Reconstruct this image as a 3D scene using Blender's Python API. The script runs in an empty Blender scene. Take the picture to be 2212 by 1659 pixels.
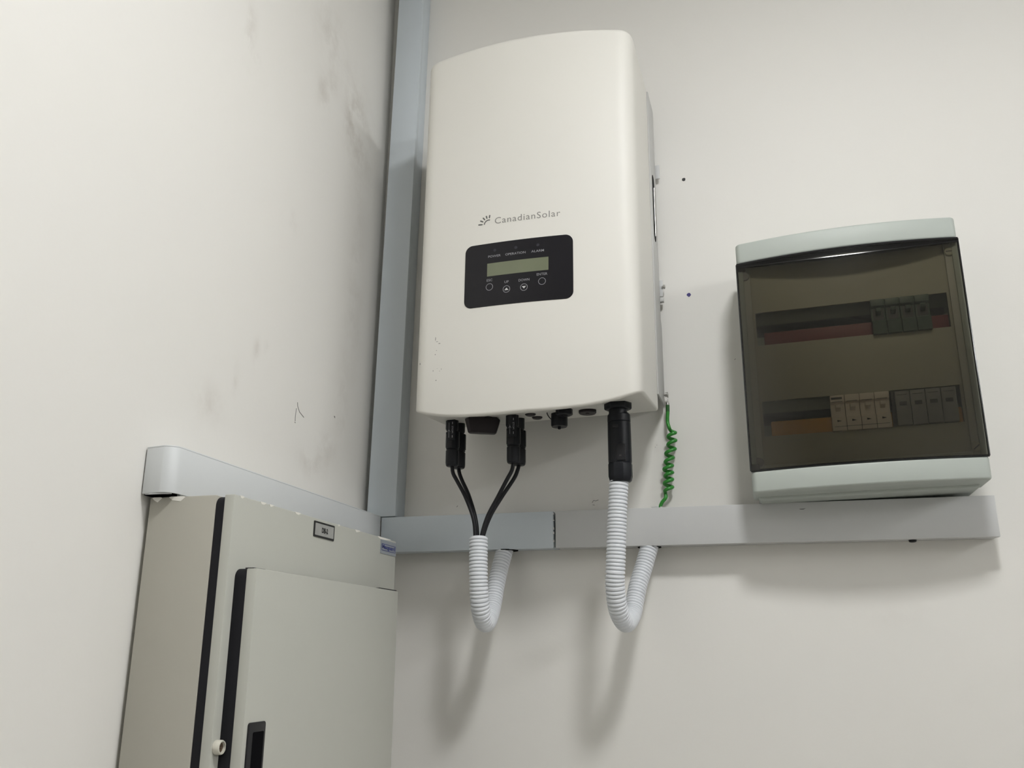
import bpy, bmesh, math, random
from mathutils import Vector, Matrix, noise

# ------------------------------------------------------------------ units
# everything below is laid out in millimetres: x along the back wall from the
# room corner, y into the back wall (the wall is y = 0), z above the underside
# of the horizontal trunking; Z0 lifts that to height above the floor.
Z0 = 1693.0
def W(p): return Vector((p[0] / 1000.0, p[1] / 1000.0, (p[2] + Z0) / 1000.0))

scene = bpy.context.scene
COL = scene.collection

# ------------------------------------------------------------------ camera
cam_d = bpy.data.cameras.new('camera')
cam = bpy.data.objects.new('camera', cam_d)
COL.objects.link(cam)
cam_d.sensor_width = 36.0
cam_d.lens = 1950.94 / 2212.0 * 36.0
cam_d.clip_start = 0.01
yaw, pitch, roll = (math.radians(a) for a in (15.79, 16.56, 0.31))
F = Vector((-math.sin(yaw) * math.cos(pitch), math.cos(yaw) * math.cos(pitch), math.sin(pitch)))
R = F.cross(Vector((0, 0, 1))).normalized()
U = R.cross(F)
R2 = R * math.cos(roll) + U * math.sin(roll)
U2 = U * math.cos(roll) - R * math.sin(roll)
cam.matrix_world = Matrix.Translation(W((603.0, -1310.6, -143.55))) @ Matrix((R2, U2, -F)).transposed().to_4x4()
scene.camera = cam

# ------------------------------------------------------------------ world, exposure
world = bpy.data.worlds.new('world'); scene.world = world
world.use_nodes = True
world.node_tree.nodes['Background'].inputs[0].default_value = (0.8, 0.85, 0.9, 1)
world.node_tree.nodes['Background'].inputs[1].default_value = 0.05
scene.view_settings.view_transform = 'Standard'
scene.view_settings.look = 'None'
scene.view_settings.gamma = 1.0
scene.view_settings.use_curve_mapping = False
scene.view_settings.exposure = 0.0
LAMP_POWER = 114.0
LAMP_POS = (815.0, -1000.0, 1010.0)
LAMP2_POWER = 72.0
FILL_POWER = 114.0  # unseen fill light, added to lift the shaded areas
FILL_POS = (3850.0, -2900.0, 1040.0)
LAMP2_POS = (3200.0, -1340.0, 1040.0)

# ------------------------------------------------------------------ materials
def srgb(r, g, b):
    f = lambda c: (c / 255.0 / 12.92) if c <= 10 else (((c / 255.0) + 0.055) / 1.055) ** 2.4
    return (f(r), f(g), f(b), 1.0)

def mat(name, col, rough=0.5, metal=0.0, var=0.0, vscale=40.0, bump=0.0, bscale=300.0, spec=0.5, coat=0.0):
    m = bpy.data.materials.new(name); m.use_nodes = True
    nt = m.node_tree; bs = nt.nodes['Principled BSDF']
    bs.inputs['Base Color'].default_value = col
    bs.inputs['Roughness'].default_value = rough
    bs.inputs['Metallic'].default_value = metal
    bs.inputs['Specular IOR Level'].default_value = spec
    if coat: bs.inputs['Coat Weight'].default_value = coat; bs.inputs['Coat Roughness'].default_value = 0.1
    tc = nt.nodes.new('ShaderNodeTexCoord')
    if var > 0:
        n = nt.nodes.new('ShaderNodeTexNoise'); n.inputs['Scale'].default_value = vscale; n.inputs['Detail'].default_value = 5
        nt.links.new(tc.outputs['Object'], n.inputs['Vector'])
        mx = nt.nodes.new('ShaderNodeMix'); mx.data_type = 'RGBA'
        mx.inputs[6].default_value = tuple(c * (1 - var) for c in col[:3]) + (1,)
        mx.inputs[7].default_value = tuple(min(1, c * (1 + var)) for c in col[:3]) + (1,)
        nt.links.new(n.outputs['Fac'], mx.inputs[0]); nt.links.new(mx.outputs[2], bs.inputs['Base Color'])
    if bump > 0:
        n2 = nt.nodes.new('ShaderNodeTexNoise'); n2.inputs['Scale'].default_value = bscale; n2.inputs['Detail'].default_value = 3
        nt.links.new(tc.outputs['Object'], n2.inputs['Vector'])
        bp = nt.nodes.new('ShaderNodeBump'); bp.inputs['Strength'].default_value = bump; bp.inputs['Distance'].default_value = 0.0006
        nt.links.new(n2.outputs['Fac'], bp.inputs['Height']); nt.links.new(bp.outputs['Normal'], bs.inputs['Normal'])
    return m

def wall_mat(name, col, axes, spots):
    """painted plaster with a faint mottle and soft grime smudges of their own shape.
    spots: (a, b, half_a, half_b, strength) in metres in the wall plane."""
    m = mat(name, col, 0.62, var=0.025, vscale=3.0, bump=0.16, bscale=160.0, spec=0.3)
    nt = m.node_tree; bs = nt.nodes['Principled BSDF']
    geo = nt.nodes.new('ShaderNodeNewGeometry')
    sep = nt.nodes.new('ShaderNodeSeparateXYZ'); nt.links.new(geo.outputs['Position'], sep.inputs[0])
    nz = nt.nodes.new('ShaderNodeTexNoise'); nz.inputs['Scale'].default_value = 17.0; nz.inputs['Detail'].default_value = 6
    nz.inputs['Roughness'].default_value = 0.65
    nt.links.new(geo.outputs['Position'], nz.inputs['Vector'])
    nr = nt.nodes.new('ShaderNodeMapRange'); nr.inputs[1].default_value = 0.42; nr.inputs[2].default_value = 0.68
    nt.links.new(nz.outputs['Fac'], nr.inputs[0])
    def math_(op, a, b):
        n = nt.nodes.new('ShaderNodeMath'); n.operation = op
        for i, v in enumerate((a, b)):
            if isinstance(v, (int, float)): n.inputs[i].default_value = v
            else: nt.links.new(v, n.inputs[i])
        return n.outputs[0]
    tot = None
    A, Bx = sep.outputs[axes[0]], sep.outputs[axes[1]]
    for (a, b, ha, hb, st) in spots:
        da = math_('DIVIDE', math_('SUBTRACT', A, a), ha)
        db = math_('DIVIDE', math_('SUBTRACT', Bx, b), hb)
        r2 = math_('ADD', math_('MULTIPLY', da, da), math_('MULTIPLY', db, db))
        g = math_('MULTIPLY', math_('POWER', 2.718, math_('MULTIPLY', r2, -1.2)), st)
        tot = g if tot is None else math_('ADD', tot, g)
    if tot is not None:
        fac = math_('MULTIPLY', math_('MULTIPLY', tot, 0.55), nr.outputs[0])
        src = bs.inputs['Base Color'].links[0].from_socket
        mx = nt.nodes.new('ShaderNodeMix'); mx.data_type = 'RGBA'
        nt.links.new(fac, mx.inputs[0]); nt.links.new(src, mx.inputs[6])
        mx.inputs[7].default_value = srgb(150, 138, 122)
        nt.links.new(mx.outputs[2], bs.inputs['Base Color'])
    return m

def smoked_mat(name, tint):
    m = bpy.data.materials.new(name); m.use_nodes = True
    nt = m.node_tree; nt.nodes.remove(nt.nodes['Principled BSDF'])
    out = nt.nodes['Material Output']
    t = nt.nodes.new('ShaderNodeBsdfTransparent'); t.inputs[0].default_value = tint
    g = nt.nodes.new('ShaderNodeBsdfGlossy'); g.inputs['Roughness'].default_value = 0.12
    g.inputs[0].default_value = (1, 1, 1, 1)
    fr = nt.nodes.new('ShaderNodeFresnel'); fr.inputs[0].default_value = 1.45
    mx = nt.nodes.new('ShaderNodeMixShader')
    nt.links.new(fr.outputs[0], mx.inputs[0]); nt.links.new(t.outputs[0], mx.inputs[1]); nt.links.new(g.outputs[0], mx.inputs[2])
    nt.links.new(mx.outputs[0], out.inputs[0])
    return m

def emit_mat(name, col, power):
    m = bpy.data.materials.new(name); m.use_nodes = True
    bs = m.node_tree.nodes['Principled BSDF']
    bs.inputs['Base Color'].default_value = (0.8, 0.8, 0.8, 1)
    bs.inputs['Emission Color'].default_value = col
    bs.inputs['Emission Strength'].default_value = power
    return m

WALLC = (0.765, 0.75, 0.71, 1)
M = {}
M['wall_b'] = wall_mat('back_wall_paint', WALLC, (0, 2), [
    (0.146, 1.766, 0.03, 0.02, 0.35), (0.36, 1.764, 0.025, 0.02, 0.3), (0.455, 1.842, 0.01, 0.012, 0.3),
    (0.12, 2.45, 0.05, 0.06, 0.12), (0.57, 1.97, 0.02, 0.05, 0.15), (0.76, 1.60, 0.04, 0.02, 0.18)])
M['wall_l'] = wall_mat('left_wall_paint', WALLC, (1, 2), [
    (-0.442, 2.325, 0.012, 0.045, 0.75), (-0.424, 2.294, 0.01, 0.012, 0.6), (-0.24, 2.366, 0.02, 0.03, 0.7),
    (-0.215, 2.40, 0.015, 0.02, 0.6), (-0.223, 2.47, 0.05, 0.05, 0.6), (-0.14, 2.39, 0.03, 0.06, 0.75),
    (-0.11, 2.36, 0.05, 0.08, 0.55), (-0.36, 1.911, 0.008, 0.016, 0.6), (-0.338, 1.921, 0.006, 0.01, 0.5),
    (-0.40, 1.862, 0.008, 0.018, 0.55), (-0.45, 1.82, 0.03, 0.025, 0.4), (-0.16, 1.83, 0.03, 0.03, 0.5),
    (-0.12, 1.90, 0.02, 0.06, 0.4), (-0.20, 1.80, 0.04, 0.02, 0.5), (-0.10, 2.10, 0.03, 0.15, 0.35),
    (-0.30, 2.12, 0.012, 0.016, 0.4), (-0.33, 2.52, 0.06, 0.04, 0.35)])
M['ceil'] = mat('ceiling_paint', (0.80, 0.80, 0.78, 1), 0.8, bump=0.1, bscale=80)
M['floor'] = mat('floor_tile', (0.52, 0.50, 0.47, 1), 0.5, var=0.06, vscale=6)
M['wall_o'] = mat('other_wall_paint', WALLC, 0.7, bump=0.1, bscale=160)
M['trunk_b'] = mat('trunking_bluegrey_pvc', (0.55, 0.60, 0.635, 1), 0.42, var=0.02, vscale=20)
M['trunk_l'] = mat('trunking_pale_pvc', (0.64, 0.66, 0.665, 1), 0.42, var=0.02, vscale=20)
M['trunk_w'] = mat('trunking_white_pvc', (0.545, 0.55, 0.545, 1), 0.42, var=0.02, vscale=20)
M['inv'] = mat('inverter_white_paint', (0.68, 0.665, 0.615, 1), 0.5, var=0.012, vscale=8, bump=0.05, bscale=900)
M['chassis'] = mat('inverter_chassis_grey', (0.47, 0.47, 0.455, 1), 0.45, var=0.03, vscale=30)
M['panel'] = mat('display_black_film', (0.007, 0.0065, 0.009, 1), 0.3, var=0.1, vscale=60, spec=0.3)
M['lcd'] = mat('lcd_green_grey', (0.15, 0.165, 0.105, 1), 0.25, var=0.06, vscale=25)
M['print_g'] = mat('print_light_grey', (0.28, 0.28, 0.30, 1), 0.5)
M['print_d'] = mat('print_dark_grey', (0.10, 0.10, 0.095, 1), 0.5)
M['print_l'] = mat('print_mid_grey', (0.22, 0.215, 0.20, 1), 0.5)
M['led'] = mat('led_off', (0.035, 0.035, 0.043, 1), 0.5, spec=0.2)
M['blk'] = mat('black_plastic', (0.010, 0.011, 0.014, 1), 0.38, spec=0.22, var=0.15, vscale=80)
M['blk2'] = mat('black_rubber_cable', (0.010, 0.010, 0.012, 1), 0.45, spec=0.22)
M['brn'] = mat('dark_brown_plastic', (0.020, 0.016, 0.018, 1), 0.4, spec=0.22)
M['hose'] = mat('corrugated_white_pvc', (0.70, 0.72, 0.75, 1), 0.45)
M['green'] = mat('green_pvc_wire', (0.030, 0.235, 0.030, 1), 0.33)
M['greend'] = mat('green_sleeve', (0.020, 0.10, 0.020, 1), 0.4)
M['metal'] = mat('plain_steel', (0.45, 0.44, 0.42, 1), 0.38, 1.0)
M['cab'] = mat('cabinet_grey_enamel', (0.405, 0.39, 0.335, 1), 0.4, var=0.015, vscale=30, bump=0.05, bscale=700)
M['cabd'] = mat('cabinet_door_enamel', (0.455, 0.458, 0.41, 1), 0.4, var=0.015, vscale=30, bump=0.05, bscale=700)
M['gask'] = mat('black_rubber_gasket', (0.009, 0.009, 0.012, 1), 0.6, spec=0.22)
M['chip'] = mat('chipped_white_paint', (0.78, 0.76, 0.70, 1), 0.6)
M['lock'] = mat('lock_cream', (0.62, 0.60, 0.52, 1), 0.35)
M['brass'] = mat('tarnished_brass', (0.16, 0.11, 0.075, 1), 0.4, 0.7)
M['hand'] = mat('handle_dark_plastic', (0.018, 0.018, 0.020, 1), 0.4, spec=0.22)
M['shade_black'] = mat('painted_recess_shade', (0.002, 0.002, 0.003, 1), 0.7, spec=0.05)  # near-black colour stands in for shade inside holes and recesses
M['plate'] = mat('brushed_label_plate', (0.42, 0.42, 0.40, 1), 0.35, 0.3, var=0.25, vscale=90)
M['ink'] = mat('black_ink', (0.012, 0.012, 0.012, 1), 0.5)
M['inkblue'] = mat('blue_ink', (0.03, 0.02, 0.16, 1), 0.5)
M['stick'] = mat('grey_sticker', (0.26, 0.28, 0.30, 1), 0.35)
M['navy'] = mat('navy_print', (0.022, 0.030, 0.16, 1), 0.4)
M['db'] = mat('board_mint_grey', (0.41, 0.445, 0.41, 1), 0.5, var=0.01, vscale=10)
M['dbin'] = mat('board_inner_mask', (0.46, 0.445, 0.375, 1), 0.5, var=0.02, vscale=15)
M['dbside'] = mat('board_inner_frame', (0.50, 0.495, 0.46, 1), 0.5)
M['smoke'] = smoked_mat('smoked_window', (0.66, 0.645, 0.59, 1))
M['edge'] = mat('smoked_edge', (0.006, 0.006, 0.008, 1), 0.15)
M['dark'] = mat('board_dark_interior', (0.022, 0.02, 0.021, 1), 0.6)
M['red'] = mat('red_insulation', (0.17, 0.022, 0.028, 1), 0.5)
M['orange'] = mat('orange_insulation', (0.60, 0.30, 0.05, 1), 0.5)
M['brk_g'] = mat('breaker_green', (0.085, 0.125, 0.105, 1), 0.45)
M['brk_w'] = mat('breaker_white', (0.88, 0.79, 0.73, 1), 0.4)
M['brk_s'] = mat('surge_grey', (0.30, 0.30, 0.31, 1), 0.45)
M['brk_d'] = mat('device_dark', (0.05, 0.05, 0.055, 1), 0.45)
M['lampbody'] = mat('lamp_white_metal', (0.8, 0.8, 0.8, 1), 0.5)
M['lampglow2'] = emit_mat('tube_glow', (0.97, 0.985, 1.0, 1), LAMP2_POWER)
M['fillglow'] = emit_mat('fill_tube_glow', (0.97, 0.985, 1.0, 1), FILL_POWER)
M['lampglow'] = emit_mat('lamp_diffuser', (0.99, 0.995, 1.0, 1), LAMP_POWER)

# ------------------------------------------------------------------ object helpers
BASE = {}
def tag(o, label=None, cat=None, group=None, kind=None):
    if label: o['label'] = label
    if cat: o['category'] = cat
    if group: o['group'] = group
    if kind: o['kind'] = kind
    return o

def thing(name, base, label, cat, group=None, rot=None, loc=None):
    """an Empty at the thing's base; parts are built in un-turned millimetres around it"""
    o = bpy.data.objects.new(name, None); COL.objects.link(o)
    o.empty_display_size = 0.05
    o.location = W(loc if loc is not None else base)
    if rot is not None: o.rotation_euler = rot
    BASE[o.name] = Vector(base)
    return tag(o, label, cat, group)

class B:
    def __init__(s, xf=None): s.v = []; s.f = []; s.xf = xf
    def add(s, vs, fs):
        n = len(s.v); s.v += [Vector(q) for q in vs]; s.f += [tuple(i + n for i in f) for f in fs]; return s
    def box(s, x0, x1, y0, y1, z0, z1):
        x0, x1 = min(x0, x1), max(x0, x1); y0, y1 = min(y0, y1), max(y0, y1); z0, z1 = min(z0, z1), max(z0, z1)
        return s.add([(x0, y0, z0), (x1, y0, z0), (x1, y1, z0), (x0, y1, z0), (x0, y0, z1), (x1, y0, z1), (x1, y1, z1), (x0, y1, z1)],
                     [(0, 3, 2, 1), (4, 5, 6, 7), (0, 1, 5, 4), (1, 2, 6, 5), (2, 3, 7, 6), (3, 0, 4, 7)])
    def loft(s, rings, cap0=True, cap1=True, closed=True):
        n = len(rings[0]); vs = [q for r in rings for q in r]; fs = []
        for i in range(len(rings) - 1):
            for j in range(n if closed else n - 1):
                k = (j + 1) % n
                fs.append((i * n + j, i * n + k, (i + 1) * n + k, (i + 1) * n + j))
        if cap0: fs.append(tuple(reversed(range(n))))
        if cap1: fs.append(tuple(range((len(rings) - 1) * n, len(rings) * n)))
        return s.add(vs, fs)
    def lathe(s, c, prof, axis='z', n=24, ang0=0.0, cap0=True, cap1=True):
        """prof: (radius, offset along axis) from start to end"""
        rings = []
        for r, h in prof:
            ring = []
            for i in range(n):
                a = ang0 + 2 * math.pi * i / n
                ca, sa = r * math.cos(a), r * math.sin(a)
                if axis == 'z': ring.append((c[0] + ca, c[1] + sa, c[2] + h))
                elif axis == 'y': ring.append((c[0] + ca, c[1] + h, c[2] + sa))
                else: ring.append((c[0] + h, c[1] + ca, c[2] + sa))
            rings.append(ring)
        return s.loft(rings, cap0, cap1)
    def prism(s, poly, a0, a1, axis):
        """poly: 2D outline; extruded along axis. axis y: (x,z); x: (y,z); z: (x,y)"""
        def mk(q, a):
            if axis == 'y': return (q[0], a, q[1])
            if axis == 'x': return (a, q[0], q[1])
            return (q[0], q[1], a)
        return s.loft([[mk(q, a0) for q in poly], [mk(q, a1) for q in poly]])
    def tube(s, path, rad, n=12, cap0=True, cap1=True):
        pts = [Vector(q) for q in path]
        T = []
        for i in range(len(pts)):
            a = pts[max(0, i - 1)]; b = pts[min(len(pts) - 1, i + 1)]
            T.append((b - a).normalized())
        up = Vector((0, 1, 0)) if abs(T[0].y) < 0.9 else Vector((1, 0, 0))
        nrm = (up - T[0] * up.dot(T[0])).normalized()
        rings = []
        for i, q in enumerate(pts):
            if i > 0:
                ax = T[i - 1].cross(T[i])
                if ax.length > 1e-9:
                    nrm = Matrix.Rotation(T[i - 1].angle(T[i]), 3, ax.normalized()) @ nrm
                nrm = (nrm - T[i] * nrm.dot(T[i])).normalized()
            bn = T[i].cross(nrm)
            r = rad(i) if callable(rad) else rad
            rings.append([q + (nrm * math.cos(2 * math.pi * j / n) + bn * math.sin(2 * math.pi * j / n)) * r for j in range(n)])
        return s.loft(rings, cap0, cap1)
    def build(s, name, m, parent=None, bevel=0.0, seg=2, smooth=35.0, base=None, kind=None, label=None):
        vs = [s.xf(q) if s.xf else q for q in s.v]
        if parent is not None: org = BASE[parent.name]
        elif base is not None: org = Vector(base)
        else:
            org = Vector((sum(v.x for v in vs) / len(vs), sum(v.y for v in vs) / len(vs), min(v.z for v in vs)))
        me = bpy.data.meshes.new(name)
        me.from_pydata([(v - org) / 1000.0 for v in vs], [], s.f)
        bm = bmesh.new(); bm.from_mesh(me)
        bmesh.ops.recalc_face_normals(bm, faces=bm.faces)
        if bevel > 0:
            es = [e for e in bm.edges if len(e.link_faces) == 2 and e.calc_face_angle(0) > math.radians(35)]
            bmesh.ops.bevel(bm, geom=es, offset=bevel / 1000.0, segments=seg, affect='EDGES', clamp_overlap=True, profile=0.5)
        bm.to_mesh(me); bm.free()
        for pl in me.polygons: pl.use_smooth = True
        me.set_sharp_from_angle(angle=math.radians(smooth))
        me.materials.append(m)
        o = bpy.data.objects.new(name, me); COL.objects.link(o)
        if parent is not None:
            o.parent = parent; BASE[o.name] = org
        else:
            o.location = W(org); BASE[o.name] = org
        if kind: o['kind'] = kind
        if label: o['label'] = label
        return o

def text2d(string, width=None, height=None, bold=0.0, spacing=1.0):
    """outline of a word as (points, faces) centred on 0, scaled to a width (mm) or cap height"""
    cu = bpy.data.curves.new('t', 'FONT'); cu.body = string; cu.size = 1.0
    cu.resolution_u = 3; cu.offset = bold; cu.space_character = spacing
    ob = bpy.data.objects.new('t', cu); COL.objects.link(ob)
    bpy.context.view_layer.update()
    ev = ob.evaluated_get(bpy.context.evaluated_depsgraph_get())
    me = ev.to_mesh()
    pts = [(v.co.x, v.co.y) for v in me.vertices]; fs = [tuple(q.vertices) for q in me.polygons]
    ev.to_mesh_clear()
    bpy.data.objects.remove(ob); bpy.data.curves.remove(cu)
    x0 = min(q[0] for q in pts); x1 = max(q[0] for q in pts); y0 = min(q[1] for q in pts); y1 = max(q[1] for q in pts)
    sx = width / (x1 - x0) if width else None
    sy = height / (y1 - y0) if height else sx
    if sx is None: sx = sy
    return [((q[0] - (x0 + x1) / 2) * sx, (q[1] - (y0 + y1) / 2) * sy) for q in pts], fs

def print_on(name, string, place, m, parent, width=None, height=None, bold=0.0, spacing=1.0):
    pts, fs = text2d(string, width, height, bold, spacing)
    b = B(); b.add([place(*q) for q in pts], fs)
    return b.build(name, m, parent)

def catmull(pts, step):
    P = [Vector(q) for q in pts]; P = [P[0] * 2 - P[1]] + P + [P[-1] * 2 - P[-2]]
    raw = []
    for i in range(1, len(P) - 2):
        for k in range(40):
            t = k / 40.0
            a, b, c, d = P[i - 1], P[i], P[i + 1], P[i + 2]
            raw.append(0.5 * ((2 * b) + (c - a) * t + (2 * a - 5 * b + 4 * c - d) * t * t + (3 * b - a - 3 * c + d) * t ** 3))
    raw.append(P[-2])
    out = [raw[0]]; acc = 0.0
    L = [0.0]
    for i in range(1, len(raw)): L.append(L[-1] + (raw[i] - raw[i - 1]).length)
    n = max(2, int(round(L[-1] / step))); j = 0
    for k in range(1, n + 1):
        d = L[-1] * k / n
        while j < len(L) - 2 and L[j + 1] < d: j += 1
        t = (d - L[j]) / max(1e-9, L[j + 1] - L[j])
        out.append(raw[j].lerp(raw[j + 1], min(1, t)))
    return out

def rrect(x0, x1, z0, z1, r, n=6):
    out = []
    for cx, cz, a0 in ((x1 - r, z0 + r, -90), (x1 - r, z1 - r, 0), (x0 + r, z1 - r, 90), (x0 + r, z0 + r, 180)):
        for i in range(n + 1):
            a = math.radians(a0 + 90.0 * i / n); out.append((cx + r * math.cos(a), cz + r * math.sin(a)))
    return out

# ================================================================== ROOM
RX, RY, FLOOR, CEIL = 4700.0, -4200.0, -Z0, 1075.0
def struct(name, b, m): return tag(b.build(name, m), kind='structure')
wall_back = struct('wall_back', B().box(-120, RX + 120, 0, 120, FLOOR, CEIL), M['wall_b'])
wall_left = struct('wall_left', B().box(-120, 0, RY, 0, FLOOR, CEIL), M['wall_l'])
struct('wall_right', B().box(RX, RX + 120, RY, 0, FLOOR, CEIL), M['wall_o'])
struct('wall_front', B().box(-120, RX + 120, RY - 120, RY, FLOOR, CEIL), M['wall_o'])
struct('floor', B().box(-120, RX + 120, RY - 120, 120, FLOOR - 100, FLOOR), M['floor'])
struct('ceiling', B().box(-120, RX + 120, RY - 120, 120, CEIL, CEIL + 100), M['ceil'])

# the ceiling lamp that throws the shadows (above and behind the camera)
lx, ly, lz = LAMP_POS
lamp = thing('ceiling_lamp', (lx, ly, lz), 'square white ceiling lamp with a glowing diffuser', 'lamp')
B().box(lx - 110, lx + 110, ly - 110, ly + 110, lz + 6, CEIL).build('housing', M['lampbody'], lamp, bevel=4)
B().box(lx - 90, lx + 90, ly - 90, ly + 90, lz - 14, lz + 8).build('diffuser', M['lampglow'], lamp, bevel=6, seg=3)
for x0, x1, y0, y1 in ((-110, 110, -110, -94), (-110, 110, 94, 110), (-110, -94, -94, 94), (94, 110, -94, 94)):
    B().box(lx + x0, lx + x1, ly + y0, ly + y1, lz + 0, lz + 8).build('frame', M['lampbody'], lamp, bevel=2)
# a tube batten further off, and an added unseen one as fill light
for pos, glow, where in ((LAMP2_POS, 'lampglow2', 'far along the back wall'), (FILL_POS, 'fillglow', 'in the rear half of the room, added as fill light')):
    lx, ly, lz = pos
    lt_ = thing('tube_lamp', (lx, ly, lz), 'long white tube batten lamp on the ceiling ' + where, 'lamp')
    B().box(lx - 35, lx + 35, ly - 620, ly + 620, lz + 14, CEIL).build('batten', M['lampbody'], lt_, bevel=4)
    B().tube([(lx, ly - 600, lz), (lx, ly + 600, lz)], 19, 16).build('tube', M[glow], lt_)
    for sgn in (-1, 1): B().box(lx - 22, lx + 22, ly + sgn * 600, ly + sgn * 618, lz - 24, lz + 16).build('tube_holder', M['lampbody'], lt_, bevel=3)

# ink dots and scratches on the plaster: marks of the walls themselves
def blot(cx, cz, r, seed):
    rnd = random.Random(seed)
    poly = [(cx + r * (0.85 + 0.25 * rnd.random()) * math.cos(a * math.pi / 8), cz + r * (0.9 + 0.25 * rnd.random()) * math.sin(a * math.pi / 8)) for a in range(16)]
    return B().prism(poly, -0.35, 0.0, 'y')
def on_wall(b, name, m, wall):
    return b.build(name, m, wall)
on_wall(blot(514.7, 579.7, 2.9, 1), 'ink_dot', M['ink'], wall_back)
on_wall(blot(512.9, 382.6, 3.1, 2), 'ink_dot', M['inkblue'], wall_back)
for pth in ([(356.5, 69), (358.5, 72.5), (362, 71.5), (366, 73)], [(357, 66), (360, 65.5)], [(452, 147.5), (452.6, 148)], [(454.5, 150.4), (455, 151)], [(574, 273), (575.5, 274.6)], [(145, 70.5), (147, 72.5)]):
    on_wall(B().tube([(q[0], -0.15, q[1]) for q in pth], 0.4, 6), 'scratch', M['print_l'], wall_back)
for pth in ([(-250, 181), (-249, 176), (-243, 169.5), (-230, 165)], [(-252, 172), (-253, 160), (-252.5, 154)], [(-253.5, 152.6), (-251.5, 152)], [(-141, 189), (-138.5, 187), (-139.5, 189.5)]):
    on_wall(B().tube([(0.15, q[0], q[1]) for q in pth], 0.5, 6), 'scratch', M['print_l'], wall_left)

# ================================================================== TRUNKING
# vertical run in the corner, leaning a hair to the right
VX0, VX1, VD = 13.7, 60.6, 40.2
lean = math.tan(math.radians(0.74))
def vlean(q): return Vector((q.x + lean * (q.z - 50), q.y, q.z))
vt = thing('vertical_trunking', (37, -20, 53), 'blue-grey plastic cable trunking running up the room corner beside the inverter', 'trunking')
B(vlean).box(VX0 + 1.6, VX1 - 1.6, -VD + 3, -0.0, 53.6, CEIL - 1).build('channel', M['trunk_b'], vt, bevel=0.8)
pr_ = [(VX0, -VD + 11), (VX0, -VD + 0.0), (VX1, -VD), (VX1, -VD + 11), (VX1 - 1.6, -VD + 11), (VX1 - 1.6, -VD + 1.6), (VX0 + 1.6, -VD + 1.6), (VX0 + 1.6, -VD + 11)]
B(vlean).prism(pr_, 53.8, CEIL - 1, 'z').build('lid', M['trunk_b'], vt, bevel=0.9)

# horizontal run along the back wall, two lengths with an open butt joint
HD, HZ = 39.0, 52.7
def h_trunk(name, label, x0, x1, m, endcap=False):
    t = thing(name, ((x0 + x1) / 2, -HD / 2, 0), label, 'trunking')
    B().box(x0, x1, -HD + 3, 0, 1.5, HZ - 1.5).build('channel', m, t, bevel=0.8)
    pz = [(-HD + 12, 0), (-HD, 0), (-HD, HZ), (-HD + 12, HZ), (-HD + 12, HZ - 1.5), (-HD + 1.5, HZ - 1.5), (-HD + 1.5, 1.5), (-HD + 12, 1.5)]
    lid = B().prism(pz, x0 + 0.4, x1 - 0.4, 'x').build('lid', m, t, bevel=0.7)
    return t, lid
h1, h1lid = h_trunk('horizontal_trunking', 'short bluish-grey trunking length under the inverter, next to the corner', 37.6, 306.6, M['trunk_b'])
h2, h2lid = h_trunk('horizontal_trunking', 'long whitish trunking length under the smoked distribution board', 309.0, 886.0, M['trunk_w'])
# ragged saw cut in the joint
rj = random.Random(5)
for k in range(5):
    z = 6 + k * 10 + rj.random() * 4
    B().box(305.6, 307.2 + rj.random() * 0.8, -HD - 0.3, -HD + 1.2, z, z + 1.5 + rj.random() * 2).build('saw_burr', M['trunk_w'], h1, bevel=0.2)
# black discs painted as the cable holes' shade and a rubber plug in the underside, a thumb-nail nick in the lid
for cx, cy, t in ((233, -24, h1), (441, -20, h2)):
    B().lathe((cx, cy, -0.8), [(16.5, 0), (16.5, 1.2)], 'z', 28).build('cable_hole_shade', M['shade_black'], t)
B().lathe((784, -26, -3.2), [(3, 0), (4.6, 0.8), (5.2, 3.4)], 'z', 20).build('rubber_plug', M['blk'], h2)
B().prism([(645.5, 43.6), (648, 42.8), (651.5, 42.9), (654.5, 44.3), (651.5, 43.8), (648, 43.7)], -HD - 0.25, -HD + 0.2, 'y').build('lid_nick', M['print_d'], h2)
# dust-white chips round the earth wire's entry
rc = random.Random(8)
for k in range(9):
    cx = 448 + rc.random() * 20; cy = -25 - rc.random() * 10
    s_ = 0.8 + rc.random() * 1.4
    B().box(cx - s_, cx + s_, cy - s_, cy + s_, HZ - 0.2, HZ + 1.2 + rc.random() * 2.2).build('plastic_burr', M['trunk_w'], h2, bevel=0.3)
B().lathe((457, -15, HZ - 0.3), [(5, 0), (5, 0.6)], 'z', 18).build('wire_hole_shade', M['shade_black'], h2)  # black disc paints the shade where the wire goes in

# short run on the left wall with a loose, rounded end
LD, LZ0, LZ1, LY = 37.0, 7.0, 54.8, -550.0
lt = thing('side_trunking', (18, -300, LZ0), 'pale grey trunking on the left wall above the metal cabinet', 'trunking')
B().box(0, LD - 3, LY + 22, -HD - 0.6, LZ0 - 6, LZ1 - 1.5).build('channel', M['trunk_l'], lt, bevel=0.8)
out = [(2.0, LY + 4)]
for i in range(9):
    a = math.radians(180 + 90 + 90 * i / 8); out.append((LD - 13 + 13 * math.cos(a), LY + 13 + 13 * math.sin(a) - 0.0))
out.append((LD, -HD - 0.6))
inn = [(q[0] - 1.6 * (1 if i > 4 else 0.4), q[1] + 1.6 * (1 if i < len(out) - 1 else 0)) for i, q in enumerate(out)]
inn[0] = (2.0, LY + 6)
lidp = out + list(reversed(inn))
B().prism(lidp, LZ0, LZ1 - 1.5, 'z').build('lid', M['trunk_l'], lt, bevel=0.4, smooth=50)
B().prism(out + [(2, -HD - 0.6)], LZ1 - 1.5, LZ1, 'z').build('lid_top', M['trunk_l'], lt, bevel=0.3)
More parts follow.
